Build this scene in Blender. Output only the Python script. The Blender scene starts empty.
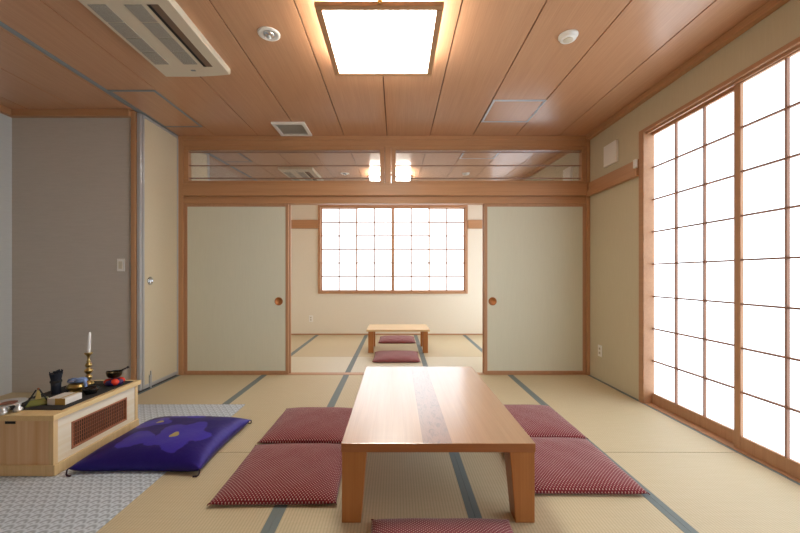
import bpy, bmesh, math, random
from mathutils import Vector, Matrix
random.seed(7)
S = bpy.context.scene
COL = S.collection
PI = math.pi

# ------------------------------------------------------------------ materials
def srgb(r, g, b):
    f = lambda c: (c/255/12.92) if c/255 <= 0.04045 else ((c/255+0.055)/1.055)**2.4
    return (f(r), f(g), f(b), 1)

class NT:
    def __init__(s, name):
        s.m = bpy.data.materials.new(name); s.m.use_nodes = True
        s.t = s.m.node_tree; s.t.nodes.clear()
        s.out = s.n('ShaderNodeOutputMaterial')
    def n(s, typ, **kw):
        nd = s.t.nodes.new(typ)
        for k, v in kw.items(): setattr(nd, k, v)
        return nd
    def l(s, a, b): s.t.links.new(a, b)
    def val(s, nd, key, v):
        if hasattr(v, 'is_output') or isinstance(v, bpy.types.NodeSocket): s.l(v, nd.inputs[key])
        else: nd.inputs[key].default_value = v
    def math(s, op, a, b=0.0, c=None, clamp=False):
        nd = s.n('ShaderNodeMath', operation=op, use_clamp=clamp)
        s.val(nd, 0, a); s.val(nd, 1, b)
        if c is not None: s.val(nd, 2, c)
        return nd.outputs[0]
    def obj(s): return s.n('ShaderNodeTexCoord').outputs['Object']
    def xyz(s, vec):
        nd = s.n('ShaderNodeSeparateXYZ'); s.l(vec, nd.inputs[0]); return nd.outputs
    def mapping(s, vec, scale=(1,1,1), loc=(0,0,0), rot=(0,0,0)):
        nd = s.n('ShaderNodeMapping'); s.l(vec, nd.inputs[0])
        nd.inputs['Scale'].default_value = scale; nd.inputs['Location'].default_value = loc; nd.inputs['Rotation'].default_value = rot
        return nd.outputs[0]
    def noise(s, vec, scale=5, detail=4, rough=.55, dist=0):
        nd = s.n('ShaderNodeTexNoise'); s.l(vec, nd.inputs['Vector'])
        nd.inputs['Scale'].default_value = scale; nd.inputs['Detail'].default_value = detail
        nd.inputs['Roughness'].default_value = rough; nd.inputs['Distortion'].default_value = dist
        return nd.outputs['Fac']
    def ramp(s, fac, stops, interp='LINEAR'):
        nd = s.n('ShaderNodeValToRGB'); s.l(fac, nd.inputs[0]); cr = nd.color_ramp; cr.interpolation = interp
        while len(cr.elements) < len(stops): cr.elements.new(.5)
        for e, (p, c) in zip(cr.elements, stops): e.position = p; e.color = c
        return nd.outputs[0]
    def mix(s, fac, a, b, blend='MIX'):
        nd = s.n('ShaderNodeMix', data_type='RGBA', blend_type=blend)
        s.val(nd, 0, fac); s.val(nd, 6, a); s.val(nd, 7, b)
        return nd.outputs[2]
    def bump(s, h, strength=.2, dist=.002):
        nd = s.n('ShaderNodeBump'); s.l(h, nd.inputs['Height'])
        nd.inputs['Strength'].default_value = strength; nd.inputs['Distance'].default_value = dist
        return nd.outputs[0]
    def bsdf(s, color, rough=.5, metal=0, normal=None, spec=.5, coat=0, coat_rough=.1, sheen=0):
        nd = s.n('ShaderNodeBsdfPrincipled')
        s.val(nd, 'Base Color', color); s.val(nd, 'Roughness', rough); s.val(nd, 'Metallic', metal)
        nd.inputs['Specular IOR Level'].default_value = spec
        nd.inputs['Coat Weight'].default_value = coat; nd.inputs['Coat Roughness'].default_value = coat_rough
        nd.inputs['Sheen Weight'].default_value = sheen
        if normal is not None: s.l(normal, nd.inputs['Normal'])
        s.l(nd.outputs[0], s.out.inputs[0]); return nd

def flat(name, c, rough=.5, metal=0, spec=.5, coat=0):
    n = NT(name); v = n.noise(n.obj(), 35, 3)
    col = n.mix(n.math('MULTIPLY', v, .12), c, tuple(x*.75 for x in c[:3])+(1,))
    n.bsdf(col, rough, metal, spec=spec, coat=coat); return n.m

def wood(name, c1, c2, axis='Y', rough=.4, fine=1.0, spec=.5, coat=0, coat_rough=.15, ring=.5):
    n = NT(name); o = n.obj()
    k = {'X':0,'Y':1,'Z':2}[axis]
    sc = [30*fine]*3; sc[k] = .8*fine
    sf = [160*fine]*3; sf[k] = 3*fine
    a = n.noise(n.mapping(o, sc), 1, 4, .6, .6)
    b = n.noise(n.mapping(o, sf), 1, 3, .6)
    f = n.math('ADD', n.math('MULTIPLY', a, ring), n.math('MULTIPLY', b, 1-ring))
    col = n.ramp(f, [(.3, c1), (.7, c2)])
    n.bsdf(col, rough, normal=n.bump(b, .06, .001), spec=spec, coat=coat, coat_rough=coat_rough); return n.m

M = {}
M['ceiling'] = wood('ceiling_veneer', srgb(186,138,104), srgb(204,157,121), 'Y', .34, 1.0, ring=.35, spec=.5, coat=.5, coat_rough=.22)
M['ceiling_gap'] = flat('ceiling_joint', srgb(104,54,32), .7)
for ax in 'XYZ':
    M['trim'+ax] = wood('hinoki_trim_'+ax, srgb(176,129,90), srgb(194,148,107), ax, .42, ring=.5)
    M['shoji'+ax] = wood('shoji_frame_wood_'+ax, srgb(172,126,92), srgb(190,146,110), ax, .45)
    M['pale'+ax] = wood('pale_cedar_'+ax, srgb(206,172,120), srgb(226,196,148), ax, .45)
    M['tablew'+ax] = wood('table_wood_'+ax, srgb(164,102,50), srgb(184,122,66), ax, .4)
M['lattice'] = wood('lattice_strip', srgb(140,98,76), srgb(158,116,92), 'Z', .5)
M['table_edge'] = wood('table_edge_band', srgb(150,92,50), srgb(170,108,62), 'X', .4)
M['desk_slab'] = wood('desk_top_cedar', srgb(214,182,126), srgb(230,202,150), 'Y', .45)
M['desk_side'] = wood('desk_side_cedar', srgb(216,196,160), srgb(228,220,204), 'Y', .5, .35)
M['desk_end'] = wood('desk_end_cedar', srgb(206,156,106), srgb(234,206,164), 'Z', .5, .3)
M['redwood'] = wood('reddish_grille_wood', srgb(150,90,60), srgb(172,110,76), 'Y', .5)
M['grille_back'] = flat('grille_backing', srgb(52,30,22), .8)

def wall_mat(name, c1, c2, stretch=(60,60,6), bumps=.25, rough=.9):
    n = NT(name); o = n.obj()
    a = n.noise(n.mapping(o, stretch), 1, 4, .65)
    b = n.noise(o, 220, 2, .6)
    col = n.mix(a, c1, c2)
    n.bsdf(col, rough, normal=n.bump(n.math('ADD', a, n.math('MULTIPLY', b, .5)), bumps, .0015), spec=.2); return n.m
M['wall_olive'] = wall_mat('sand_wall', srgb(196,186,158), srgb(210,201,174), (120,120,5))
M['wall_cream'] = wall_mat('cream_wallpaper', srgb(226,218,200), srgb(233,226,210), (90,90,30), .15)
M['wall_taupe'] = wall_mat('taupe_wallpaper', srgb(186,179,170), srgb(202,195,186), (8,8,90), .25)
M['wall_grey'] = wall_mat('grey_wallpaper', srgb(196,199,198), srgb(210,213,212), (8,8,90), .25)
M['fusuma'] = wall_mat('fusuma_paper', srgb(208,208,190), srgb(218,218,200), (140,140,6), .1)
M['partition'] = wall_mat('partition_cloth', srgb(206,194,166), srgb(216,204,178), (140,140,40), .15)

def tatami(name, c1, c2, rough, spec, ribx=True):
    n = NT(name); o = n.obj(); x, y, z = n.xyz(o)
    u, v = (x, y) if ribx else (y, x)
    rib = n.math('ABSOLUTE', n.math('SINE', n.math('MULTIPLY', u, PI/.0145)))
    rush = n.math('SINE', n.math('ADD', n.math('MULTIPLY', v, 2*PI/.0085), n.math('MULTIPLY', n.math('SIGN', n.math('SINE', n.math('MULTIPLY', u, PI/.0145))), PI/2)))
    rush = n.math('ADD', n.math('MULTIPLY', rush, .5), .5)
    h = n.math('MULTIPLY', n.math('POWER', rib, .5), n.math('ADD', n.math('MULTIPLY', rush, .45), .55))
    ns = n.noise(n.mapping(o, (5,60,1) if ribx else (60,5,1)), 1, 4, .6)
    big = n.noise(o, 1.7, 2)
    col = n.mix(ns, c1, c2)
    col = n.mix(n.math('MULTIPLY', n.math('SUBTRACT', 1.0, h), .6), col, tuple(q*.45 for q in c1[:3])+(1,))
    col = n.mix(n.math('MULTIPLY', big, .18), col, srgb(182,166,128))
    n.bsdf(col, rough, normal=n.bump(h, .35, .0012), spec=spec); return n.m
M['tatami'] = tatami('woven_rush', srgb(206,189,153), srgb(220,205,172), .55, .35)
M['tatami_half'] = tatami('woven_rush_crosswise', srgb(218,208,182), srgb(228,220,198), .42, .5, False)
M['straw_floor'] = M['tatami']
def herimat():
    n = NT('cloth_border'); o = n.obj(); x, y, z = n.xyz(o)
    w = n.math('ADD', n.math('MULTIPLY', n.math('SINE', n.math('MULTIPLY', y, 2*PI/.006)), .5), .5)
    col = n.mix(w, srgb(100,110,110), srgb(122,132,132))
    n.bsdf(col, .6, normal=n.bump(w, .2, .0008), spec=.4); return n.m
M['heri'] = herimat()

def carpet():
    n = NT('patterned_grey_mat'); o = n.obj(); x, y, z = n.xyz(o)
    sx, sy = .052, .036
    row = n.math('FLOOR', n.math('DIVIDE', y, sy))
    off = n.math('MULTIPLY', n.math('MODULO', n.math('ABSOLUTE', row), 2.0), .5)
    fx = n.math('SUBTRACT', n.math('FRACT', n.math('ADD', n.math('DIVIDE', x, sx), off)), .5)
    fy = n.math('FRACT', n.math('DIVIDE', y, sy))
    d = n.math('SQRT', n.math('ADD', n.math('POWER', n.math('MULTIPLY', fx, 1.1), 2.0), n.math('POWER', n.math('MULTIPLY', fy, .62), 2.0)))
    ring = n.math('SINE', n.math('MULTIPLY', d, 13.0))
    ring = n.math('ADD', n.math('MULTIPLY', ring, .5), .5)
    nz = n.noise(o, 70, 4, .7)
    f = n.math('ADD', n.math('MULTIPLY', ring, .55), n.math('MULTIPLY', nz, .45))
    col = n.ramp(f, [(.25, srgb(160,169,178)), (.75, srgb(208,217,226))])
    n.bsdf(col, .6, normal=n.bump(f, .3, .002), spec=.35); return n.m
M['carpet'] = carpet()

def tabletop():
    n = NT('table_top_wood'); o = n.obj(); x, y, z = n.xyz(o)
    a = n.noise(n.mapping(o, (30,.8,30)), 1, 4, .6, .6); b = n.noise(n.mapping(o, (170,3,170)), 1, 3)
    f = n.math('ADD', n.math('MULTIPLY', a, .55), n.math('MULTIPLY', b, .45))
    c = n.ramp(f, [(.3, srgb(172,128,92)), (.7, srgb(192,150,112))])
    d = n.noise(n.mapping(o, (9,2.2,9)), 2.5, 5, .6, 2.5)
    dark = n.ramp(d, [(.35, srgb(112,74,60)), (.5, srgb(150,106,86)), (.62, srgb(104,68,56))])
    band = n.math('MULTIPLY', n.math('GREATER_THAN', x, -.068), n.math('LESS_THAN', x, .062))
    c = n.mix(n.math('MULTIPLY', band, .95), c, dark)
    n.bsdf(c, .36, normal=n.bump(b, .04, .001), spec=.65, coat=1, coat_rough=.24).inputs['Coat IOR'].default_value = 2.3; return n.m
M['table_top'] = tabletop()

def zab():
    n = NT('dotted_maroon_cotton'); o = n.obj(); x, y, z = n.xyz(o)
    p = .0165
    u = n.math('DIVIDE', n.math('ADD', x, y), p); v = n.math('DIVIDE', n.math('SUBTRACT', x, y), p)
    fu = n.math('SUBTRACT', n.math('FRACT', u), .5); fv = n.math('SUBTRACT', n.math('FRACT', v), .5)
    d = n.math('ADD', n.math('POWER', fu, 2.0), n.math('POWER', fv, 2.0))
    dot = n.math('SUBTRACT', 1.0, n.math('MULTIPLY', n.math('SUBTRACT', n.math('SQRT', d), .16), 12.0, clamp=True), clamp=True)
    nz = n.noise(o, 260, 3)
    base = n.mix(nz, srgb(104,26,36), srgb(134,44,54))
    col = n.mix(n.math('MULTIPLY', dot, .72), base, srgb(226,204,192))
    wr = n.noise(o, 9, 3, .5)
    n.bsdf(col, .9, normal=n.bump(n.math('ADD', n.math('MULTIPLY', nz, .1), wr), .35, .012), spec=.2, sheen=.25); return n.m
M['zabuton'] = zab()
M['maroon'] = flat('maroon_thread', srgb(120,40,50), .9)

def silk():
    n = NT('purple_satin'); o = n.obj(); x, y, z = n.xyz(o)
    wob = n.noise(o, 14, 3)
    def blob(cx, cy, rx, ry, pet=0, ph=0):
        dx = n.math('DIVIDE', n.math('SUBTRACT', x, cx), rx); dy = n.math('DIVIDE', n.math('SUBTRACT', y, cy), ry)
        r = n.math('SQRT', n.math('ADD', n.math('POWER', dx, 2.0), n.math('POWER', dy, 2.0)))
        r = n.math('ADD', r, n.math('MULTIPLY', n.math('SUBTRACT', wob, .5), .5))
        if pet:
            an = n.math('ARCTAN2', dy, dx)
            r = n.math('SUBTRACT', r, n.math('MULTIPLY', n.math('COSINE', n.math('ADD', n.math('MULTIPLY', an, float(pet)), ph)), .16))
        return n.math('MULTIPLY', n.math('SUBTRACT', 1.0, r), 16.0, clamp=True)
    m = blob(.10, -.085, .16, .17, 5)
    for a in (blob(-.195,.11,.12,.085,4,1.), blob(-.13,-.14,.10,.10,3,.4), blob(-.02,.24,.12,.06,3,2.)):
        m = n.math('MAXIMUM', m, a)
    gold = n.math('MAXIMUM', blob(.07,-.09,.024,.032,3,1.), blob(-.15,.11,.022,.022,3,.5))
    up = n.math('GREATER_THAN', z, .04)
    m = n.math('MULTIPLY', m, up); gold = n.math('MULTIPLY', gold, up)
    wv = n.noise(n.mapping(o, (300,60,60)), 1, 2)
    base = n.mix(wv, srgb(38,23,112), srgb(48,31,130))
    col = n.mix(n.math('MULTIPLY', m, .62), base, srgb(84,70,216))
    col = n.mix(n.math('MULTIPLY', gold, .9), col, srgb(204,186,104))
    n.bsdf(col, .42, .5, normal=n.bump(wob, .2, .012), spec=.4); return n.m
M['silk'] = silk()
M['tassel'] = flat('dark_cord', srgb(44,22,40), .8)

def emit(name, c, strength, rough=.8, wash=.0):
    n = NT(name); o = n.obj()
    nz = n.noise(o, 3, 2)
    e = n.n('ShaderNodeEmission'); n.val(e, 'Color', c)
    n.l(n.math('MULTIPLY', n.math('ADD', n.math('MULTIPLY', nz, .1), .95), strength), e.inputs['Strength'])
    b = n.n('ShaderNodeBsdfDiffuse'); b.inputs[0].default_value = (.75,.75,.74,1)
    a = n.n('ShaderNodeAddShader'); n.l(e.outputs[0], a.inputs[0]); n.l(b.outputs[0], a.inputs[1])
    n.l(a.outputs[0], n.out.inputs[0]); return n.m
M['paper_side'] = emit('daylit_paper_side', (.80,.91,1,1), 1.75)
M['paper_back'] = emit('daylit_paper_back', (.86,.94,1,1), 1.45)
M['paper_fill'] = emit('fill_light_paper_rear', (.78,.89,1,1), 2.9)  # glowing paper of the added window, a fill light for the back room
M['lamp'] = emit('lamp_diffuser', (.99,1,.92,1), 14.0)
M['lamp_rear'] = emit('lamp_diffuser_rear', (.97,1,.94,1), 6.0)
M['bulb'] = emit('bulb', (1,.9,.75,1), 1.0)

def glassmat():
    n = NT('reflective_glass'); o = n.obj()
    g = n.n('ShaderNodeBsdfGlossy'); g.inputs['Roughness'].default_value = .015; g.inputs[0].default_value = (.95,.96,.98,1)
    t = n.n('ShaderNodeBsdfTransparent'); t.inputs[0].default_value = (.92,.94,.94,1)
    mx = n.n('ShaderNodeMixShader')
    nz = n.noise(n.mapping(o, (240,1,1)), 1, 1)
    n.l(n.math('ADD', n.math('MULTIPLY', nz, .16), .64), mx.inputs[0])
    n.l(t.outputs[0], mx.inputs[1]); n.l(g.outputs[0], mx.inputs[2]); n.l(mx.outputs[0], n.out.inputs[0]); return n.m
M['glass'] = glassmat()

M['white_plastic'] = flat('white_plastic', srgb(240,238,232), .4)
M['ivory_plastic'] = flat('ivory_plastic', srgb(214,204,184), .4)
M['alu'] = flat('anodised_aluminium', srgb(190,191,194), .38, .45)
M['rail'] = flat('grey_rail', srgb(138,146,149), .5, .1)
M['pale_rail'] = flat('pale_hatch_frame', srgb(200,208,220), .45, .1)
M['chrome'] = flat('chrome', srgb(214,216,220), .16, 1)
M['black'] = flat('black_rubber', srgb(22,22,24), .7)
M['dark_slot'] = flat('dark_slot', srgb(60,48,40), .7)
M['slot_brown'] = flat('brown_slot', srgb(118,96,80), .6)
M['cloth_black'] = flat('black_cloth', srgb(44,42,40), .85)
M['brass'] = flat('brass', srgb(184,156,100), .3, 1)
M['gold'] = flat('gilt', srgb(196,164,100), .32, 1)
M['silver'] = flat('silver', srgb(232,230,228), .3, .9)
M['candle'] = flat('white_wax', srgb(232,232,230), .45)
M['olive'] = flat('olive_glaze', srgb(126,124,62), .3)
M['straw_gold'] = flat('straw_gold', srgb(188,166,100), .5)
M['lacquer'] = flat('black_lacquer', srgb(18,18,20), .15, coat=.5)
M['navy'] = flat('dark_navy', srgb(22,26,40), .65)
M['blue_cloth'] = flat('blue_cloth', srgb(124,146,190), .7)
M['bronze'] = flat('dark_bronze', srgb(66,60,44), .3, .9)
M['orange_silk'] = flat('orange_red_silk', srgb(216,56,28), .5)
M['purple_silk'] = flat('purple_silk', srgb(48,28,86), .5)
M['book_white'] = flat('white_paper', srgb(224,220,212), .6)
M['book_cream'] = flat('cream_paper', srgb(222,206,160), .6)
M['book_gold'] = flat('tan_paper', srgb(198,160,84), .55)
M['copper'] = flat('copper_pull', srgb(176,112,62), .4, .5)
M['redbrown'] = flat('red_brown_tray', srgb(130,78,54), .5)

def perforated():
    n = NT('perforated_grille'); o = n.obj(); x, y, z = n.xyz(o)
    fx = n.math('SUBTRACT', n.math('FRACT', n.math('DIVIDE', x, .007)), .5); fy = n.math('SUBTRACT', n.math('FRACT', n.math('DIVIDE', y, .007)), .5)
    h = n.math('MULTIPLY', n.math('LESS_THAN', n.math('ABSOLUTE', fx), .3), n.math('LESS_THAN', n.math('ABSOLUTE', fy), .3))
    col = n.mix(h, srgb(178,174,164), srgb(112,110,104)); n.bsdf(col, .5); return n.m
M['perf'] = perforated()

# ------------------------------------------------------------------ mesh builder
class MB:
    def __init__(s): s.bm = bmesh.new(); s.mats = []; s.cur = 0
    def mat(s, m):
        if m not in s.mats: s.mats.append(m)
        s.cur = s.mats.index(m); return s
    def _f(s, vs):
        try: f = s.bm.faces.new(vs); f.material_index = s.cur; return f
        except ValueError: return None
    def box(s, x0, x1, y0, y1, z0, z1, bev=0):
        v = [s.bm.verts.new((x, y, z)) for z in (z0, z1) for y in (y0, y1) for x in (x0, x1)]
        fs = [s._f([v[i] for i in q]) for q in ((0,2,3,1),(4,5,7,6),(0,1,5,4),(2,6,7,3),(0,4,6,2),(1,3,7,5))]
        if bev:
            es = {e for f in fs for e in f.edges}
            r = bmesh.ops.bevel(s.bm, geom=list(es), offset=bev, segments=2, profile=.5, affect='EDGES')
            for f in r['faces']: f.material_index = s.cur
        return s
    def hexa(s, bot, top, bev=0):
        v = [s.bm.verts.new(p) for p in bot] + [s.bm.verts.new(p) for p in top]
        fs = [s._f([v[i] for i in q]) for q in ((3,2,1,0),(4,5,6,7),(0,1,5,4),(1,2,6,5),(2,3,7,6),(3,0,4,7))]
        if bev:
            es = {e for f in fs for e in f.edges}
            bmesh.ops.bevel(s.bm, geom=list(es), offset=bev, segments=2, profile=.5, affect='EDGES')
        return s
    def lathe(s, prof, seg=24, c=(0,0,0), sx=1, sy=1):
        rings = []
        for r, z in prof:
            rings.append([s.bm.verts.new((c[0]+sx*max(r,1e-5)*math.cos(2*PI*i/seg), c[1]+sy*max(r,1e-5)*math.sin(2*PI*i/seg), c[2]+z)) for i in range(seg)])
        for a, b in zip(rings, rings[1:]):
            for i in range(seg): s._f([a[i], a[(i+1)%seg], b[(i+1)%seg], b[i]])
        s._f(rings[0][::-1]); s._f(rings[-1]); return s
    def tube(s, pts, r, seg=8, r2=None):
        pts = [Vector(p) for p in pts]; rings = []
        for i, p in enumerate(pts):
            d = (pts[min(i+1,len(pts)-1)]-pts[max(i-1,0)]).normalized()
            a = d.orthogonal().normalized() if i == 0 else (a - d*a.dot(d)).normalized()
            b = d.cross(a); rr = r if r2 is None else r+(r2-r)*i/(len(pts)-1)
            rings.append([s.bm.verts.new(p+rr*(a*math.cos(2*PI*k/seg)+b*math.sin(2*PI*k/seg))) for k in range(seg)])
        for a_, b_ in zip(rings, rings[1:]):
            for k in range(seg): s._f([a_[k], a_[(k+1)%seg], b_[(k+1)%seg], b_[k]])
        s._f(rings[0][::-1]); s._f(rings[-1]); return s
    def build(s, name, m=None, parent=None, smooth=False, loc=None):
        if m is not None and not s.mats: s.mats = [m]
        bmesh.ops.recalc_face_normals(s.bm, faces=s.bm.faces)
        me = bpy.data.meshes.new(name); s.bm.to_mesh(me); s.bm.free()
        for mm in s.mats: me.materials.append(mm)
        if smooth: me.polygons.foreach_set('use_smooth', [True]*len(me.polygons))
        o = bpy.data.objects.new(name, me); COL.objects.link(o)
        if parent: o.parent = parent
        if loc: o.location = loc
        return o

def box(x0, x1, y0, y1, z0, z1, bev=0): return MB().box(x0, x1, y0, y1, z0, z1, bev)
def tag(o, label=None, cat=None, group=None, kind=None):
    if label: o['label'] = label
    if cat: o['category'] = cat
    if group: o['group'] = group
    if kind: o['kind'] = kind
    return o
def empty(name, loc=(0,0,0), rz=0):
    o = bpy.data.objects.new(name, None); COL.objects.link(o); o.location = loc; o.rotation_euler = (0,0,rz)
    o.empty_display_size = .05; return o
def struct(o, label, cat): return tag(o, label, cat, kind='structure')
def copy_tree(o, parent=None):
    c = o.copy(); COL.objects.link(c); c.parent = parent
    for ch in list(o.children): copy_tree(ch, c)
    return c
def lab(o, l): o['label'] = l; return o

# ------------------------------------------------------------------ dimensions
XR, XL, XA = 2.15, -2.425, -3.62      # right wall, partition line, alcove left wall
YF, YB, YG, YN = 4.10, 6.82, 3.45, -1.6
ZC = 2.649
COLS = [-2.41, -1.46, -.55, .36, 1.265, 2.15]

# ------------------------------------------------------------------ floor + tatami
f = MB().mat(M['straw_floor'])
f.box(XA, XR+.13, YN, YB, -.12, -.032)
f.box(XA, XR, YN, .478, -.032, -.0005)                 # behind the viewer
f.box(XA, COLS[1]-.001, .478, 2.278, -.032, -.0005)    # under the grey mat
f.box(XA, COLS[0]-.001, 2.278, YG, -.032, -.0005)
f.box(COLS[0], COLS[1]-.001, 4.16, 4.968, -.032, -.0005)
f.box(COLS[4]+.001, XR, 4.16, 4.968, -.032, -.0005)
struct(f.build('floor'), 'straw-coloured floor bed beneath the tatami mats', 'floor')

def mat_thing(x0, x1, y0, y1, label, m='tatami', group=None):
    cx, cy = (x0+x1)/2, (y0+y1)/2; w, d = (x1-x0)/2-.001, (y1-y0)/2-.0025
    o = MB().mat(M[m]).box(-w, w, -d, d, -.03, 0, .0015).build('tatami_mat', loc=(cx, cy, 0))
    tag(o, label, 'tatami mat', group)
    for s in (-1, 1):
        a, b = sorted((s*(w+.0004), s*(w-.030)))
        MB().box(a, b, -d, d, -.0295, .0009, .0004).build('cloth_border', M['heri'], o)
    return o
G1 = 'tatami mats of the front room'; G2 = 'tatami mats of the back room'
l1 = ['straw tatami mat in the far left corner, beside the folding partition door',
      'straw tatami mat between the left sliding door and the far left maroon cushion',
      'straw tatami mat running from the open doorway under the left side of the table',
      'straw tatami mat running from the open doorway under the right side of the table',
      'straw tatami mat in the far right corner, below the wall outlet']
l2 = ['straw tatami mat between the purple cushion and the nearest left maroon cushion',
      'near straw tatami mat under the left front leg of the large table',
      'near straw tatami mat under the right front leg of the large table',
      'near straw tatami mat on the right, along the tall paper screen window']
for i in range(5): mat_thing(COLS[i], COLS[i+1], 2.28, 4.06, l1[i], group=G1)
for i in range(1, 5): mat_thing(COLS[i], COLS[i+1], .48, 2.28, l2[i-1], group=G1)
lA = ['pale half-size tatami mat behind the left sliding door edge, in the doorway',
      'pale half-size tatami mat in the middle of the doorway, under the front back-room cushion',
      'pale half-size tatami mat in the doorway beside the right sliding door edge']
for i in range(1, 4): mat_thing(COLS[i], COLS[i+1], 4.16, 4.97, lA[i-1], 'tatami_half', G2)
lB = ['back-room tatami mat in the far left corner, half hidden by the left sliding door',
      'back-room tatami mat below the wall outlet, left of the small table',
      'back-room tatami mat under the small low table',
      'back-room tatami mat just right of the small low table',
      'back-room tatami mat at the far right, half hidden by the right sliding door']
for i in range(5): mat_thing(COLS[i], COLS[i+1], 4.97, 6.80, lB[i], group=G2)

# ------------------------------------------------------------------ walls
WY0, WY1, WZ = -.30, 3.205, 2.363
w = MB().mat(M['wall_olive'])
w.box(XR, XR+.13, WY1, YF+.05, -.03, ZC); w.box(XR, XR+.13, YN, WY0, -.03, ZC); w.box(XR, XR+.13, WY0, WY1, WZ, ZC)
struct(w.build('wall_right'), 'beige-olive sand-textured wall around the tall paper screens', 'wall')
RY0, RY1 = 4.72, 6.56
w = MB().mat(M['wall_cream'])
w.box(XR, XR+.13, YF+.05, RY0, -.03, ZC); w.box(XR, XR+.13, RY1, YB+.1, -.03, ZC); w.box(XR, XR+.13, RY0, RY1, WZ, ZC)
struct(w.build('wall_rear_right'), 'cream right wall of the back room', 'wall')
B0, B1, BZ0, BZ1 = -1.45, 1.335, .765, 2.415
w = MB().mat(M['wall_cream'])
w.box(-2.55, B0, YB, YB+.1, -.03, ZC); w.box(B1, XR, YB, YB+.1, -.03, ZC); w.box(B0, B1, YB, YB+.1, -.03, BZ0); w.box(B0, B1, YB, YB+.1, BZ1, ZC)
struct(w.build('wall_back'), 'cream end wall of the back room around the paper window', 'wall')
struct(box(-2.55, -2.45, YF+.06, YB, -.03, ZC).build('wall_rear_left', M['wall_cream']), 'cream left wall of the back room', 'wall')
struct(box(XA, XL-.062, YG, YG+.1, -.03, ZC).build('wall_alcove', M['wall_taupe']), 'taupe papered wall behind the low altar desk', 'wall')
struct(box(XA-.1, XA, YN, YG+.1, -.03, ZC).build('wall_left', M['wall_grey']), 'light grey papered wall at the far left edge', 'wall')
struct(box(XA-.1, XR+.13, YN-.1, YN, -.03, ZC).build('wall_front', M['wall_cream']), 'cream wall behind the viewpoint', 'wall')

# ------------------------------------------------------------------ ceiling (boards with open joints)
c = MB().mat(M['ceiling_gap']); c.box(XA, XR+.13, YN, YB, ZC+.0195, ZC+.07)
c.mat(M['ceiling'])
js = [-.1+.475*k for k in range(-8, 6)]
edges = [XA] + [j for j in js if XA+.05 < j < XR-.05] + [XR]
for a, b in zip(edges, edges[1:]): c.box(a+.0038, b-.0038, YN, YB, ZC, ZC+.02, .002)
struct(c.build('ceiling'), 'reddish-brown wood veneer ceiling of long boards', 'ceiling')

# trims
tn = [0]
def trim(mb, mat, label, cat='trim'):
    tn[0] += 1
    return struct(mb.build('trim_%d' % tn[0], mat), label, cat)
trim(MB().box(XR-.05, XR, YN, YF-.04, ZC-.05, ZC, .004), M['trimY'], 'wood cornice along the right wall')
trim(MB().box(-2.37, XR, YF-.055, YF-.01, ZC-.045, ZC, .004), M['trimX'], 'wood cornice above the transom windows')
trim(MB().box(XA, XL-.06, YG-.05, YG, ZC-.062, ZC, .004), M['trimX'], 'wood cornice above the taupe wall')
trim(MB().box(XA, XA+.05, YN, YG-.05, ZC-.062, ZC, .004), M['trimY'], 'wood cornice above the grey left wall')
trim(MB().box(-2.41, -2.36, YF-.05, YF+.06, -.03, ZC, .004), M['trimZ'], 'full-height wood post beside the left sliding door', 'post')
trim(MB().box(2.115, XR, YF-.05, YF+.06, -.03, ZC, .004), M['trimZ'], 'full-height wood post beside the right sliding door', 'post')
trim(MB().box(-2.36, 2.115, YF-.035, YF+.06, 1.903, 1.952, .003), M['trimX'], 'grooved wood head rail over the sliding doors', 'rail')
trim(MB().box(-2.36, 2.115, YF-.02, YF+.05, 1.952, 1.985), M['trimX'], 'recessed wood strip above the door head rail', 'rail')
trim(MB().box(-2.36, 2.115, YF-.06, YF+.06, 1.985, 2.122, .005), M['trimX'], 'broad wood beam under the transom windows', 'beam')
trim(MB().box(-2.36, 2.115, YF-.045, YF+.06, 2.53, ZC-.045, .003), M['trimX'], 'wood beam above the transom windows', 'beam')
trim(MB().box(-.125, -.055, YF-.05, YF+.06, 2.122, 2.53, .004), M['trimZ'], 'short wood post between the two transom windows', 'post')
trim(MB().box(-2.36, 2.115, YF-.038, YF+.058, -.03, .002, .001), M['trimX'], 'wood threshold under the sliding doors', 'threshold')
trim(MB().box(XL-.062, XL-.021, YG-.02, YG+.05, 0, ZC-.001, .004), M['trimZ'], 'wood post at the right end of the taupe wall', 'post')
r = trim(MB().box(XR-.028, XR, 3.215, YF-.055, 2.035, 2.125, .003).box(XR-.045, XR, 3.215, YF-.055, 1.975, 2.035, .004), M['trimY'], 'stepped wood picture rail on the right wall', 'rail')
lab(MB().box(XR-.05, XR-.028, 3.212, 3.245, 2.05, 2.125, .003).build('end_cap', M['white_plastic'], r), 'white end cap')
trim(MB().box(-2.45, B0-.002, YB-.03, YB, 1.975, 2.135, .003), M['trimX'], 'wood picture rail left of the back window', 'rail')
trim(MB().box(B1+.002, XR, YB-.03, YB, 1.975, 2.135, .003), M['trimX'], 'wood picture rail right of the back window', 'rail')
trim(MB().box(XL-.02, XL+.02, YN, YF-.05, ZC-.006, ZC, .001).box(XL-.011, XL+.011, YN, YF-.05, ZC-.009, ZC), M['rail'], 'grey metal partition track along the ceiling', 'track')
trim(MB().box(XL-.02, XL+.018, YG-.06, YF-.05, -.03, .003, .001), M['dark_slot'], 'dark floor track under the folding partition', 'track')
struct(box(-2.45, XR, YB-.012, YB, -.03, .022, .002).build('baseboard_back', M['trimX']), 'thin wood strip at the foot of the back wall', 'baseboard')

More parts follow.
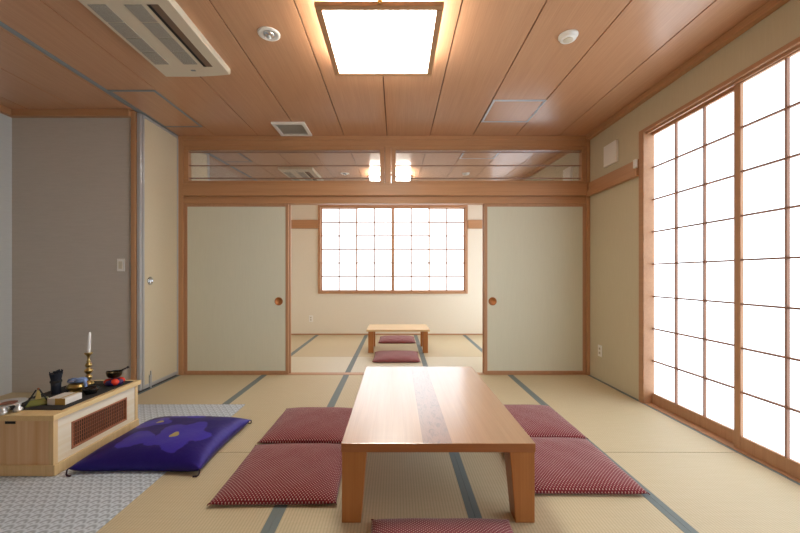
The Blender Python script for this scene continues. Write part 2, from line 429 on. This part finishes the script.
# ------------------------------------------------------------------ shoji windows
def shoji(parent, axis, a0, a1, z0, z1, pos, ncol, nrow, stile, top, bot, th, paper, into, t=.0055):
    """panel along axis ('Y' or 'X') from a0 to a1; pos = face nearest the room, into = +1 (panel extends to +)"""
    def bx(mb, p0, p1, q0, q1, d0, d1, bev=.002):
        d0, d1 = sorted((pos+into*d0, pos+into*d1))
        if axis == 'Y': mb.box(d0, d1, p0, p1, q0, q1, bev)
        else: mb.box(p0, p1, d0, d1, q0, q1, bev)
    fr = MB()
    bx(fr, a0, a0+stile, z0, z1, 0, th); bx(fr, a1-stile, a1, z0, z1, 0, th)
    bx(fr, a0+stile, a1-stile, z1-top, z1, .001, th-.001); bx(fr, a0+stile, a1-stile, z0, z0+bot, .001, th-.001)
    f_ = fr.build('sash', M['shojiZ'], parent)
    la = MB(); p0, p1, q0, q1 = a0+stile, a1-stile, z0+bot, z1-top
    for i in range(1, ncol): x = p0+(p1-p0)*i/ncol; bx(la, x-t, x+t, q0, q1, .001, .0195, 0)
    for j in range(1, nrow): z = q0+(q1-q0)*j/nrow; bx(la, p0, p1, z-t, z+t, .0015, .019, 0)
    la.build('lattice', M['lattice'], f_)
    pp = MB(); bx(pp, p0, p1, q0, q1, .0195, .021, 0); pp.build('paper', M[paper], f_)

W1 = empty('window_1', (0,0,0)); struct(W1, 'tall right-hand window of gridded white paper screens', 'window')
f = MB()
f.box(XR-.022, XR+.13, 3.148, WY1+.006, -.03, WZ, .003); f.box(XR-.022, XR+.13, WY0-.006, WY0+.06, -.03, WZ, .003)
f.box(XR-.022, XR+.13, WY0+.06, 3.148, 2.333, WZ, .003); f.box(XR-.012, XR+.13, WY0+.06, 3.148, -.03, .006, .002)
f.build('window_frame', M['shojiY'], W1)
tm = MB().box(XR-.0, XR+.012, WY0+.06, 3.148, 2.315, 2.333); tm.build('head_groove', M['shojiY'], W1)
PW = .89
for a1, ps in ((3.200, XR+.052), (2.343, XR+.012), (1.453, XR+.012), (.61, XR+.052)):
    shoji(W1, 'Y', max(a1-PW, WY0+.03), a1, .006, 2.345, ps, 3, 8, .045, .038, .085, .034, 'paper_side', 1)

W5 = empty('added_window'); struct(W5, 'added unseen paper screen window lighting the back room from its right wall, hidden behind the right sliding door', 'window')  # invented window, added out of view to brighten the back room
f = MB()
f.box(XR-.022, XR+.13, RY0-.006, RY0+.055, -.03, WZ, .003); f.box(XR-.022, XR+.13, RY1-.055, RY1+.006, -.03, WZ, .003)
f.box(XR-.022, XR+.13, RY0+.055, RY1-.055, 2.333, WZ, .003); f.box(XR-.012, XR+.13, RY0+.055, RY1-.055, -.03, .006, .002)
f.build('window_frame', M['shojiY'], W5)
shoji(W5, 'Y', RY1-.05-PW, RY1-.05, .006, 2.345, XR+.052, 3, 8, .045, .038, .085, .034, 'paper_fill', 1)
shoji(W5, 'Y', RY0+.05, RY0+.05+PW, .006, 2.345, XR+.012, 3, 8, .045, .038, .085, .034, 'paper_fill', 1)

W2 = empty('window_2'); struct(W2, 'wide paper screen window at the end of the back room', 'window')
f = MB()
f.box(B0, B0+.045, YB-.02, YB+.1, BZ0, BZ1, .003); f.box(B1-.045, B1, YB-.02, YB+.1, BZ0, BZ1, .003)
f.box(B0+.045, B1-.045, YB-.02, YB+.1, BZ1-.045, BZ1, .003); f.box(B0+.045, B1-.045, YB-.02, YB+.1, BZ0, BZ0+.045, .003)
f.build('window_frame', M['shojiX'], W2)
q0, q1 = B0+.04, B1-.04; pw = (q1-q0)/4
for k in range(4):
    ps = YB+.04 if k in (0, 3) else YB+.004
    shoji(W2, 'X', q0+k*pw-(.012 if k in (1,3) else 0), q0+(k+1)*pw+(.012 if k in (0,2) else 0), BZ0+.04, BZ1-.04, ps, 2, 6, .025, .022, .026, .03, 'paper_back', 1, .0095)

# transom windows
def transom(name, x0, x1, label):
    W = empty(name); struct(W, label, 'window')
    y0, y1 = YF-.035, YF+.05; z0, z1 = 2.122, 2.53; fz0, fz1 = 2.155, 2.497
    f = MB()
    f.box(x0-.05, x0, y0, y1, z0, z1, .003); f.box(x1, x1+.05, y0, y1, z0, z1, .003)
    f.box(x0, x1, y0, y1, z0, fz0, .003); f.box(x0, x1, y0, y1, fz1, z1, .003)
    f.build('window_frame', M['trimX'], W)
    g = MB().box(x0, x1, -.003, .003, fz0-2.326, fz1-2.326).build('glass', M['glass'], W, loc=(0, YF+.0, 2.326))
    g.rotation_euler = (math.radians(TILT), 0, 0)
    b = MB()
    for z in (2.478, 2.33, 2.19): b.box(x0, x1, YF-.02, YF-.008, z-.0024, z+.0024)
    b.build('glazing_bar', M['lattice'], W)
TILT = 1.35
transom('window_3', -2.31, -.178, 'left transom window of clear reflecting glass above the doors')
transom('window_4', -.002, 2.065, 'right transom window of clear reflecting glass above the doors')

# fusuma
def fusuma(name, x0, x1, y, pull_x, label):
    D = empty(name); struct(D, label, 'door')
    MB().box(x0+.03, x1-.03, y+.004, y+.022, .036, 1.878).build('panel', M['fusuma'], D)
    f = MB(); f.box(x0, x0+.034, y, y+.026, .003, 1.905, .003); f.box(x1-.034, x1, y, y+.026, .003, 1.905, .003)
    f.box(x0+.034, x1-.034, y, y+.026, .003, .04, .003); f.box(x0+.034, x1-.034, y, y+.026, 1.87, 1.905, .003)
    f.build('frame', M['shojiZ'], D)
    if pull_x is not None:
        h = MB(); h.lathe([(.046,0),(.046,.003),(.042,.006),(.036,.006),(.033,-.001),(0,-.002)], 28)
        o = h.build('door_pull', M['copper'], D, True, (pull_x, y+.003, .815)); o.rotation_euler = (PI/2, 0, 0)
    return D
fusuma('door_1', -2.36, -1.198, YF-.022, (279.5-396)*.01122, 'left sliding door of pale papered panel with copper pull')
fusuma('door_2', .985, 2.115, YF-.022, (492-396)*.01122, 'right sliding door of pale papered panel with copper pull')
fusuma('door_3', -2.355, -1.186, YF+.018, None, 'second sliding panel stacked behind the left door')
fusuma('door_4', .978, 2.11, YF+.018, None, 'second sliding panel stacked behind the right door')

# folding partition
D = empty('door_5'); struct(D, 'cream folding partition door with aluminium edges and chrome pull', 'door')
y0, y1 = YG+.035, YF-.055; x = XL
MB().box(x-.015, x+.012, y0+.02, y1-.012, .05, ZC-.035).build('panel', M['partition'], D)
f = MB(); f.box(x-.018, x+.018, y0, y0+.022, .015, ZC-.012, .003); f.box(x-.018, x+.018, y1-.014, y1, .015, ZC-.012, .003)
f.box(x-.018, x+.018, y0+.022, y1-.014, .015, .05, .003); f.box(x-.018, x+.018, y0+.022, y1-.014, ZC-.035, ZC-.012, .003)
f.build('aluminium_frame', M['alu'], D)
MB().box(x-.017, x+.014, YG-.004, y0-.002, .012, ZC-.012, .004).build('edge_post', M['alu'], D)
h = MB().lathe([(.04,0),(.04,.004),(.035,.008),(.028,.008),(.025,-.001),(0,-.001)], 28); h.box(-.004,.004,-.03,.03,.002,.012,.002)
o = h.build('round_pull', M['chrome'], D, True, (x+.013, y0+.105, 1.05)); o.rotation_euler = (PI/2, 0, PI/2)
o = MB().box(x+.012, x+.026, y0+.085, y0+.115, .02, .13, .003).lathe([(.006,0),(.006,.17)], 10, (x+.024, y0+.1, .0)).build('floor_bolt', M['alu'], D)

# ------------------------------------------------------------------ ceiling fittings
L = empty('ceiling_light', (-.09, 2.285, ZC)); tag(L, 'square wood-framed ceiling light glowing white above the table', 'ceiling light')
h_ = .345; z0 = 2.53-ZC; z1 = 2.556-ZC; t_ = .036
f = MB(); f.box(-h_, h_, -h_, -h_+t_, z0, z1, .004); f.box(-h_, h_, h_-t_, h_, z0, z1, .004)
f.box(-h_, -h_+t_, -h_+t_, h_-t_, z0, z1, .004); f.box(h_-t_, h_, -h_+t_, h_-t_, z0, z1, .004)
f.build('frame', M['trimX'], L)
e_ = h_-t_
MB().box(-e_, e_, -e_, e_, z0+.004, z1+.024, .002).build('diffuser', M['lamp'], L)
MB().box(-.2, .2, -.2, .2, z1+.029, -.001, .004).build('mounting_base', M['white_plastic'], L)
MB().box(-.006, .016, -h_-.012, -h_-.001, z0+.008, z1+.03, .003).build('pull_switch', M['brass'], L)

L2 = copy_tree(L); L2.location = (-.09, 5.55, ZC); tag(L2, 'square wood-framed ceiling light of the back room, glimpsed through the transom windows')
for ch in L2.children:
    if ch.name.startswith('diffuser'): ch.data = ch.data.copy(); ch.data.materials[0] = M['lamp_rear']
A = empty('air_conditioner', (-1.492, 2.33, ZC)); tag(A, 'white cassette air conditioner recessed in the ceiling at upper left', 'air conditioner')
a = MB(); n_ = 10; hw, hl, zz = .25, .445, -.044
pts = [(-hw,-hl),(hw,-hl),(hw,hl-.03)] + [(hw-.5*i/n_*1.0, hl-.03+.03*math.sin(PI*.5*min(1,i/n_*1.6))) for i in range(1, n_)] + [(-hw,hl)]
bt = [a.bm.verts.new((p[0]*.985, p[1]*.985, zz)) for p in pts]; tp = [a.bm.verts.new((p[0], p[1], -.0005)) for p in pts]
md = [a.bm.verts.new((p[0], p[1], zz+.012)) for p in pts]
a._f(bt[::-1]); a._f(tp)
for i in range(len(pts)):
    j = (i+1) % len(pts); a._f([bt[i], bt[j], md[j], md[i]]); a._f([md[i], md[j], tp[j], tp[i]])
a.build('panel', M['ivory_plastic'], A)
for x0, x1 in ((-.222, -.118), (-.018, .08)):
    for k in range(4):
        MB().box(x0, x1, -.30+k*.145, -.30+k*.145+.138, zz-.003, zz+.002, .001).build('intake_grille', M['perf'], A)
sl = MB().box(.108, .172, -.3, .305, zz-.0015, zz+.003).build('air_outlet', M['slot_brown'], A)
MB().box(.110, .128, -.298, .303, zz-.003, zz-.001).build('louver', M['black'], sl)
MB().box(-.01, .022, .345, .362, zz-.002, zz+.001).build('emblem', M['rail'], A)

o = MB().lathe([(.06,0),(.06,-.008),(.05,-.010),(.05,-.024),(.045,-.028),(0,-.03)], 28); o = o.build('smoke_detector', M['white_plastic'], None, True, (1.11, 2.36, ZC))
tag(o, 'round white smoke detector on the right half of the ceiling', 'smoke detector')
MB().lathe([(.03,-.0285),(.03,-.032),(.027,-.034),(0,-.034)], 24).build('sensor_cap', M['ivory_plastic'], o, True)

d = MB().lathe([(.07,0),(.07,-.004),(.062,-.009),(.048,-.008),(.04,-.001),(0,-.001)], 32).build('downlight', M['white_plastic'], None, True, (-.813, 2.343, ZC))
tag(d, 'small round recessed spotlight in the ceiling left of the square light', 'spotlight')
MB().lathe([(.036,-.0012),(.034,-.010),(.018,-.018),(0,-.02)], 24).build('lens', M['chrome'], d, True)
MB().lathe([(.012,-.02),(.012,-.026),(0,-.028)], 16).build('bulb', M['candle'], d, True)

v = empty('ceiling_vent', (-1.09, 3.85, ZC)); tag(v, 'white square ventilation grille in the ceiling near the left transom', 'vent')
f = MB(); hh = .17
for q in ((-hh,hh,-hh,-hh+.035),(-hh,hh,hh-.035,hh),(-hh,-hh+.035,-hh+.035,hh-.035),(hh-.035,hh,-hh+.035,hh-.035)): f.box(q[0],q[1],q[2],q[3],-.018,0,.003)
f.build('frame', M['white_plastic'], v)
s_ = MB()
for k in range(12): y = -.13+k*.0235; s_.hexa([(-.135,y,-.014),(.135,y,-.014),(.135,y+.004,-.014),(-.135,y+.004,-.014)], [(-.135,y+.014,-.002),(.135,y+.014,-.002),(.135,y+.018,-.002),(-.135,y+.018,-.002)])
s_.build('louvers', M['ivory_plastic'], v)
MB().box(-.136,.136,-.136,.136,-.0015,-.0002).build('duct_backing', M['pale_rail'], v)

def hatch(name, x0, x1, y0, y1, m, label, t=.02):
    H = empty(name, ((x0+x1)/2, (y0+y1)/2, ZC)); tag(H, label, 'ceiling hatch', 'ceiling hatches'); w, d = (x1-x0)/2, (y1-y0)/2
    MB().box(-w+t, w-t, -d+t, d-t, -.004, -.0004).build('hatch_board', M['ceiling'], H)
    f = MB(); f.box(-w,w,-d,-d+t,-.007,0); f.box(-w,w,d-t,d,-.007,0); f.box(-w,-w+t,-d+t,d-t,-.007,0); f.box(w-t,w,-d+t,d-t,-.007,0)
    f.build('hatch_frame', m, H)
hatch('ceiling_hatch', -2.405, -2.008, 3.05, 3.80, M['rail'], 'dark-grey framed ceiling hatch beside the partition track')
hatch('ceiling_hatch', .855, 1.325, 3.22, 3.68, M['pale_rail'], 'pale-blue framed ceiling hatch on the right half of the ceiling')

# ------------------------------------------------------------------ wall fittings
wv = empty('wall_vent', (XR, 3.64, 2.31)); tag(wv, 'square cream ventilator cover high on the right wall', 'vent')
MB().box(-.028, 0, -.105, .105, -.105, .105, .004).build('cover', M['white_plastic'], wv)
MB().box(-.033, -.028, -.09, .09, -.09, .09, .002).build('inner_panel', M['white_plastic'], wv)

def outlet(loc, rz, label, name='electrical_outlet', cat='outlet', group='wall outlets'):
    o = empty(name, loc, rz); tag(o, label, cat, group)     # local: plate in XZ, facing -Y
    MB().box(-.036, .036, -.008, 0, -.06, .06, .003).build('cover_plate', M['white_plastic'], o)
    if name == 'electrical_outlet':
        for z in (-.022, .022):
            s = MB().box(-.016, .016, -.0105, -.008, z-.014, z+.014, .002).build('socket', M['ivory_plastic'], o)
            MB().box(-.008, -.005, -.0112, -.0104, z-.006, z+.006).box(.005, .008, -.0112, -.0104, z-.006, z+.006).build('slot', M['black'], s)
    else:
        MB().box(-.018, .018, -.012, -.008, -.035, .035, .003).build('rocker', M['ivory_plastic'], o)
outlet((XR, 3.85, .31), -PI/2, 'white outlet low on the olive right wall near the right post')
outlet((-1.585, YB, .30), 0, 'white outlet low on the back room end wall, left of the small table')
outlet((-2.59, YG, 1.20), 0, 'white light switch on the taupe wall beside the partition', 'light_switch', 'switch', None)

# ------------------------------------------------------------------ grey mat
o = box(XA+.01, -1.285, .2, 3.12, 0, .004, .001).build('floor_mat', M['carpet'])
tag(o, 'light grey patterned floor mat under the altar desk and purple cushion', 'mat')
ZM = .0045

# ------------------------------------------------------------------ large table
T = empty('low_table', (.188, 2.31, .0012)); tag(T, 'large low wooden table with a darker plank along its top', 'table')
hx, hy, tz = .432, .687, .355
MB().box(-hx, hx, -hy, hy, tz-.04, tz, .003).build('tabletop', M['table_top'], T)
me = T.children[0].data; me.materials.append(M['table_edge'])
for p in me.polygons:
    if abs(p.normal.z) < .5: p.material_index = 1
for sx in (-1, 1):
    for sy in (-1, 1):
        X = lambda v: sx*(hx-.003-v); Y = lambda v: sy*(hy-.003-v)
        q = lambda w, z: [(X(0),Y(0),z),(X(w),Y(0),z),(X(w),Y(w),z),(X(0),Y(w),z)]
        MB().hexa(q(.085, 0), q(.11, tz-.0405), .003).build('leg', M['tablewZ'], T)

# small table in the back room
T2 = empty('low_table', (.03, 5.475, .0012)); tag(T2, 'small pale low table in the back room beneath the window', 'table')
MB().box(-.45, .45, -.29, .29, .305, .333, .003).build('tabletop', M['paleX'], T2)
for sx in (-1, 1):
    for sy in (-1, 1):
        MB().box(min(sx*.425,sx*.352), max(sx*.425,sx*.352), min(sy*.275,sy*.20), max(sy*.275,sy*.20), 0, .305, .004).build('leg', M['tablewZ'], T2)

# ------------------------------------------------------------------ cushions
def pillow(w, d, h, seam, n=28, inset=.02, flatb=True, p=.42, seed=0):
    rnd = random.Random(seed); ph = [rnd.uniform(0, 6.28) for _ in range(6)]
    mb = MB(); bm = mb.bm
    def pos(i, j, top):
        u, v = -1+2*i/n, -1+2*j/n
        u = math.sin(u*PI/2)*.55+u*.45; v = math.sin(v*PI/2)*.55+v*.45
        x = u*w/2*(1-inset/(w/2)*(1-v*v)*abs(u)**2); y = v*d/2*(1-inset/(d/2)*(1-u*u)*abs(v)**2)
        e = max(0, (1-u**4)*(1-v**4))**p
        if top: z = seam+(h-seam)*e*(1-.12*(u*u+v*v)) + .0025*e*math.sin(9*u+ph[0])*math.sin(7*v+ph[1])
        else: z = seam-min(seam, seam*1.5*max(0,(1-u**4)*(1-v**4))**.35)
        return x, y, z
    T_ = [[bm.verts.new(pos(i, j, True)) for j in range(n+1)] for i in range(n+1)]
    B_ = [[T_[i][j] if i in (0, n) or j in (0, n) else bm.verts.new(pos(i, j, False)) for j in range(n+1)] for i in range(n+1)]
    for i in range(n):
        for j in range(n):
            mb._f([T_[i][j], T_[i+1][j], T_[i+1][j+1], T_[i][j+1]])
            mb._f([B_[i][j], B_[i][j+1], B_[i+1][j+1], B_[i+1][j]])
    return mb

zb = pillow(.605, .605, .068, .02, seed=3, inset=.006, p=.5).build('floor_cushion', M['zabuton'], None, True)
for sx in (-1, 1):
    for sy in (-1, 1):
        MB().tube([(sx*.298, sy*.298, .021), (sx*.302, sy*.302, .019), (sx*.306, sy*.306, .015)], .003, 6, .0015).build('corner_tuft', M['maroon'], zb)
GZ = 'maroon dotted floor cushions'
def place(x, y, rz, label, sx=1, sy=1, z=0, first=[True]):
    o = zb if first[0] else copy_tree(zb); first[0] = False
    o.location = (x, y, z); o.rotation_euler = (0, 0, rz); o.scale = (sx, sy, 1)
    tag(o, label, 'floor cushion', GZ)
place(-.590, 2.035, .012, 'maroon dotted floor cushion left of the large table, nearer of the two')
place(-.590, 2.67, -.01, 'maroon dotted floor cushion left of the large table, farther of the two')
place(.955, 2.12, -.01, 'maroon dotted floor cushion right of the large table, nearer of the two')
place(.968, 2.73, .01, 'maroon dotted floor cushion right of the large table, farther of the two')
place(.195, 1.32, .0, 'maroon dotted floor cushion at the near end of the large table, cut by the frame')
place(.005, 4.895, 0, 'maroon floor cushion in front of the small back-room table', 1, .97, 0)
place(.017, 6.195, 0, 'maroon floor cushion behind the small back-room table, under the window', 1, .95)

PC = empty('large_cushion', (-1.435, 2.35, ZM), math.radians(-.5)); tag(PC, 'large purple satin cushion with blue floral pattern beside the altar desk', 'floor cushion')
pillow(.735, .69, .118, .035, seed=5, inset=.025, p=.5).build('cushion', M['silk'], PC, True)
for sx in (-1, 1):
    for sy in (-1, 1):
        t = MB().tube([(sx*.361, sy*.339, .036), (sx*.366, sy*.347, .028), (sx*.363, sy*.353, .010), (sx*.355, sy*.357, .005), (sx*.335, sy*.361, .0055)], .0035, 8, .005)
        t.build('tassel', M['tassel'], PC, True)

# ------------------------------------------------------------------ altar desk
DX0, DX1, DY0, DY1 = -2.275, -1.857, 1.985, 2.668
K = empty('altar_desk', ((DX0+DX1)/2, (DY0+DY1)/2, ZM)); tag(K, 'low pale wood altar desk with reddish lattice panel on its side', 'altar desk')
hx, hy = (DX1-DX0)/2, (DY1-DY0)/2; zt = .341-ZM
MB().box(-hx, hx, -hy, hy, zt-.03, zt, .002).build('desk_top', M['desk_slab'], K)
b = MB(); i = .014; zb_ = .06
zc_ = zt-.0305
for sx in (-1, 1):
    for sy in (-1, 1):
        b.box(min(sx*(hx-i),sx*(hx-i-.028)), max(sx*(hx-i),sx*(hx-i-.028)), min(sy*(hy-i),sy*(hy-i-.028)), max(sy*(hy-i),sy*(hy-i-.028)), zb_, zc_, .002)
b.box(-hx+i-.001, hx-i+.008, -hy+i-.002, hy-i+.002, 0, zb_, .003)
b.build('frame', M['paleZ'], K)
MB().box(-hx+i+.028, hx-i-.028, -hy+i+.006, -hy+i+.02, zb_, zc_).build('end_panel', M['desk_end'], K)
MB().box(-hx+i+.028, hx-i-.028, hy-i-.02, hy-i-.006, zb_, zc_).build('end_panel', M['desk_end'], K)
MB().box(-.075, -.018, -hy+i+.0045, -hy+i+.0075, zc_-.022, zc_-.008).build('hand_slot', M['black'], K)
gy0, gy1, gz0, gz1 = 2.114-(DY0+DY1)/2, 2.547-(DY0+DY1)/2, .098-ZM, .255-ZM
sp = MB(); xa, xb = hx-i-.016, hx-i-.004
sp.box(xa, xb, -hy+i+.028, gy0, zb_, zc_); sp.box(xa, xb, gy1, hy-i-.028, zb_, zc_); sp.box(xa, xb, gy0, gy1, zb_, gz0); sp.box(xa, xb, gy0, gy1, gz1, zc_)
MB().box(-hx+i+.004, -hx+i+.016, -hy+i+.028, hy-i-.028, zb_, zc_).build('back_panel', M['paleY'], K)
sp.build('side_panel', M['desk_side'], K)
g = MB(); t = .011; xg = hx-i
g.box(xa-.004, xg, gy0, gy0+t, gz0, gz1, .0015); g.box(xa-.004, xg, gy1-t, gy1, gz0, gz1, .0015); g.box(xa-.004, xg, gy0+t, gy1-t, gz0, gz0+t, .0015); g.box(xa-.004, xg, gy0+t, gy1-t, gz1-t, gz1, .0015)
gf = g.build('lattice_frame', M['redwood'], K)
g = MB()
ny = 27
for k in range(1, ny): y = gy0+t+(gy1-gy0-2*t)*k/ny; g.box(xa+.006, xa+.010, y-.0018, y+.0018, gz0+t, gz1-t)
for k in range(1, 6): z = gz0+t+(gz1-gz0-2*t)*k/6; g.box(xa+.004, xa+.0065, gy0+t, gy1-t, z-.0012, z+.0012)
g.build('lattice_bars', M['redwood'], gf)
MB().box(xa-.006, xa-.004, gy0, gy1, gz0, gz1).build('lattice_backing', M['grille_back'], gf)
ZD = .3415
o = box(-2.272, -1.885, 2.065, 2.63, 0, .003, .001).build('desk_cloth', M['cloth_black'], loc=(0, 0, ZD)); tag(o, 'flat black cloth covering the top of the altar desk', 'cloth')
ZK = ZD+.0032

# silver pedestal dish
o = empty('silver_dish', (-2.142, 2.025, ZD)); tag(o, 'silver footed dish at the near corner of the altar desk', 'dish')
MB().lathe([(.02,.045),(.05,.048),(.074,.056),(.077,.06),(.072,.0595),(.05,.054),(0,.053)], 32).build('bowl', M['silver'], o, True)
for k in range(3):
    a = PI*.5+k*2*PI/3+PI; x, y = .042*math.cos(a), .03*math.sin(a)
    MB().lathe([(.006,0),(.018,.003),(.022,.012),(.018,.022),(.010,.03),(.014,.04),(.012,.048)], 14, (x, y, 0)).build('foot', M['silver'], o, True)
MB().lathe([(0,.0545),(.036,.0555),(.036,.0575),(0,.0575)], 24).build('inlay', M['redbrown'], o)

# olive ornament with black sloping bars
o = empty('incense_stand', (-2.10, 2.15, ZK), .72); o.scale = (.82,.82,1); tag(o, 'olive green peaked holder with two black sloping sticks', 'incense holder')
b = MB(); b.hexa([(-.07,-.045,0),(.062,-.045,0),(.062,.045,0),(-.07,.045,0)], [(-.052,-.03,.034),(.05,-.03,.034),(.05,.03,.034),(-.052,.03,.034)], .008); b.build('tray', M['olive'], o, True)
b = MB(); b.hexa([(-.018,-.02,.034),(.014,-.02,.034),(.014,.02,.034),(-.018,.02,.034)], [(-.008,-.008,.085),(.006,-.008,.085),(.006,.008,.085),(-.008,.008,.085)], .004); b.build('peak', M['straw_gold'], o)
for s in (-1, 1): MB().tube([(s*.008-.002,-.03,.092),(s*.06-.004,-.046,.012)], .0045, 8).build('stick', M['black'], o)
MB().lathe([(.0,.084),(.008,.088),(.008,.094),(0,.098)], 12, (-.001,0,0)).build('tip', M['redbrown'], o, True)

# sutra box
o = empty('paper_box', (-1.985, 2.195, ZK), 0); tag(o, 'flat white box with a tan band on the black desk cloth', 'box')
MB().box(-.0525, .0525, -.058, .058, 0, .038, .0015).build('body', M['book_white'], o)
MB().box(-.006, .0528, -.0584, -.0572, .0005, .0375).box(.018, .030, -.0584, .058, .0372, .0384).build('band', M['book_gold'], o)

# dark whisk
o = empty('tea_whisk', (-2.178, 2.345, ZK)); tag(o, 'dark navy flared bundle of sticks standing upright on the desk', 'whisk')
MB().lathe([(.024,0),(.026,.004),(.025,.05),(.027,.075)], 16).build('handle', M['navy'], o, True)
MB().lathe([(.030,.073),(.031,.078),(.030,.086)], 16).build('binding', M['cloth_black'], o, True)
b = MB().lathe([(.024,.08),(.028,.105),(.034,.132),(.0,.134)], 18); rr = random.Random(4)
for k in range(46):
    a = rr.uniform(0, 2*PI); q = math.sqrt(rr.random()); r0, r1 = .024*q, .036*q; h = .142+rr.uniform(-.008,.008)+.008*math.cos(a)
    b.tube([(r0*math.cos(a), r0*math.sin(a), .08), (r1*math.cos(a), r1*math.sin(a), h)], .0035, 5, .0028)
tag(b.build('bristles', M['navy'], o), kind='stuff')

# gilt bowl with blue cloth
o = empty('incense_burner', (-2.085, 2.395, ZK)); tag(o, 'low round gilt bowl on the altar desk, topped by a blue cloth', 'bowl')
MB().lathe([(.04,0),(.043,.005),(.036,.011),(.05,.02),(.057,.03),(.055,.042),(.047,.047),(.049,.05),(.042,.052),(0,.051)], 32).build('bowl', M['gold'], o, True)
for k in range(3):
    a = -PI/2+k*2*PI/3; MB().lathe([(.006,0),(.01,.006),(.006,.014)], 10, (.045*math.cos(a), .045*math.sin(a), 0)).build('foot', M['gold'], o, True)
b = MB()
for cx, cz, rx, rz in ((-.026, .016, .034, .017), (.026, .019, .036, .018), (0, .013, .017, .014)):
    b.lathe([(rx*math.sin(PI*q/10)*(1+.10*math.sin(q*1.9)), -rz*math.cos(PI*q/10)) for q in range(11)], 18, (cx, 0, cz), 1, .85)
b.tube([(.04,-.01,.018),(.057,-.012,.014),(.065,-.013,-.004),(.067,-.014,-.03),(.066,-.015,-.05)], .010, 10, .008)
bc = b.build('folded_cloth', M['blue_cloth'], None, True, (-2.085, 2.395, ZK+.0535)); tag(bc, 'pale blue cloth bundled on top of the gilt bowl', 'cloth')

# black lacquer dish
o = empty('lacquer_dish', (-1.958, 2.35, ZK)); o.scale = (.9,.9,1.45); tag(o, 'small black lacquer dish between the white box and the bronze bowl', 'dish')
MB().lathe([(.032,0),(.034,.006),(.046,.014),(.052,.024),(.05,.026),(.044,.017),(.03,.011),(0,.01)], 28).build('dish_body', M['lacquer'], o, True)
MB().lathe([(0,.0105),(.026,.0115),(.026,.014),(0,.0145)], 20).build('ash', M['cloth_black'], o, True)

# candlestick
o = empty('candlestick', (-2.138, 2.545, ZK)); tag(o, 'tall turned brass candlestick at the back of the altar desk', 'candlestick')
pr = [(.038,0),(.04,.006),(.036,.014),(.016,.022),(.012,.03),(.024,.042),(.028,.052),(.022,.062),(.011,.07),(.018,.078),(.03,.09),(.031,.098),(.022,.108),(.010,.116),(.02,.124),(.026,.134),(.02,.146),(.010,.154),(.016,.16),(.010,.168),(.009,.19),(.014,.2),(.027,.212),(.03,.218),(.026,.222),(.012,.219),(0,.219)]
MB().lathe([(r*.82, z) for r, z in pr], 28).build('stem', M['brass'], o, True)
c = MB(); c.lathe([(.0115,0),(.0115,.02),(.0095,.13),(.006,.142),(0,.146)], 16)
cd = c.build('candle', M['candle'], None, True, (-2.138, 2.545, ZK+.2195)); cd.rotation_euler = (0, math.radians(3), 0); tag(cd, 'slim white candle standing in the brass candlestick', 'candle')
MB().tube([(0,0,.145),(.001,0,.152)], .001, 5).build('wick', M['cloth_black'], cd)

# bronze bell bowl on cushion with striker
o = empty('bowl_cushion', (-1.95, 2.535, ZK)); o.scale = (.92,.92,1.25); tag(o, 'small orange-red and purple cushion under the bronze bowl', 'cushion')
pr = [(.03,0),(.052,.004),(.06,.016),(.054,.028),(.03,.034),(0,.033)]
MB().lathe(pr, 28).build('pad', M['purple_silk'], o, True)
for a in (-PI*.80, -PI*.28, PI*.25, PI*.75):
    MB().lathe([(0,-.02),(.016,-.016),(.027,-.004),(.027,.004),(.016,.014),(0,.017)], 16, (.037*math.cos(a), .037*math.sin(a), .021), 1.15, 1).build('padded_lobe', M['orange_silk'], o, True)
o = empty('singing_bowl', (-1.95, 2.535, ZK+.0495)); o.scale = (.86,.86,.86); tag(o, 'dark bronze bowl resting on the orange-red cushion', 'bowl')
MB().lathe([(.02,0),(.04,.006),(.052,.022),(.055,.046),(.058,.049),(.053,.049),(.049,.024),(.034,.01),(0,.006)], 32).build('bowl_body', M['bronze'], o, True)
s = MB().tube([(-.048,-.02,.0545),(.045,.01,.0565),(.088,.025,.076)], .0045, 8, .006); s.lathe([(.0,-.012),(.008,-.008),(.009,.006),(0,.012)], 12, (.09,.026,.077))
st = s.build('striker', M['lacquer'], None, True, (-1.95, 2.535, ZK+.0495)); st.scale = (.86,.86,.86); tag(st, 'black striker stick laid across the bronze bowl', 'striker')

# ------------------------------------------------------------------ world, camera, colour
wd = bpy.data.worlds.new('World'); S.world = wd; wd.use_nodes = True
nt = wd.node_tree; nt.nodes['Background'].inputs[0].default_value = (.8,.9,1,1); nt.nodes['Background'].inputs[1].default_value = 1.0
cam = bpy.data.cameras.new('camera'); co = bpy.data.objects.new('camera', cam); COL.objects.link(co)
co.location = (0, 0, 1.1); co.rotation_euler = (PI/2, 0, 0)
cam.sensor_width = 36; cam.lens = 36*366/800; cam.shift_x = 4/800; cam.shift_y = 9.2/800; cam.clip_start = .05
S.camera = co
vs_ = S.view_settings
S.display_settings.display_device = 'sRGB'
vs_.view_transform = 'Standard'; vs_.look = 'None'; vs_.gamma = 1; vs_.exposure = 0.72; vs_.use_curve_mapping = False
S.cycles.max_bounces = 12; S.cycles.diffuse_bounces = 8
S.cycles.use_denoising = True
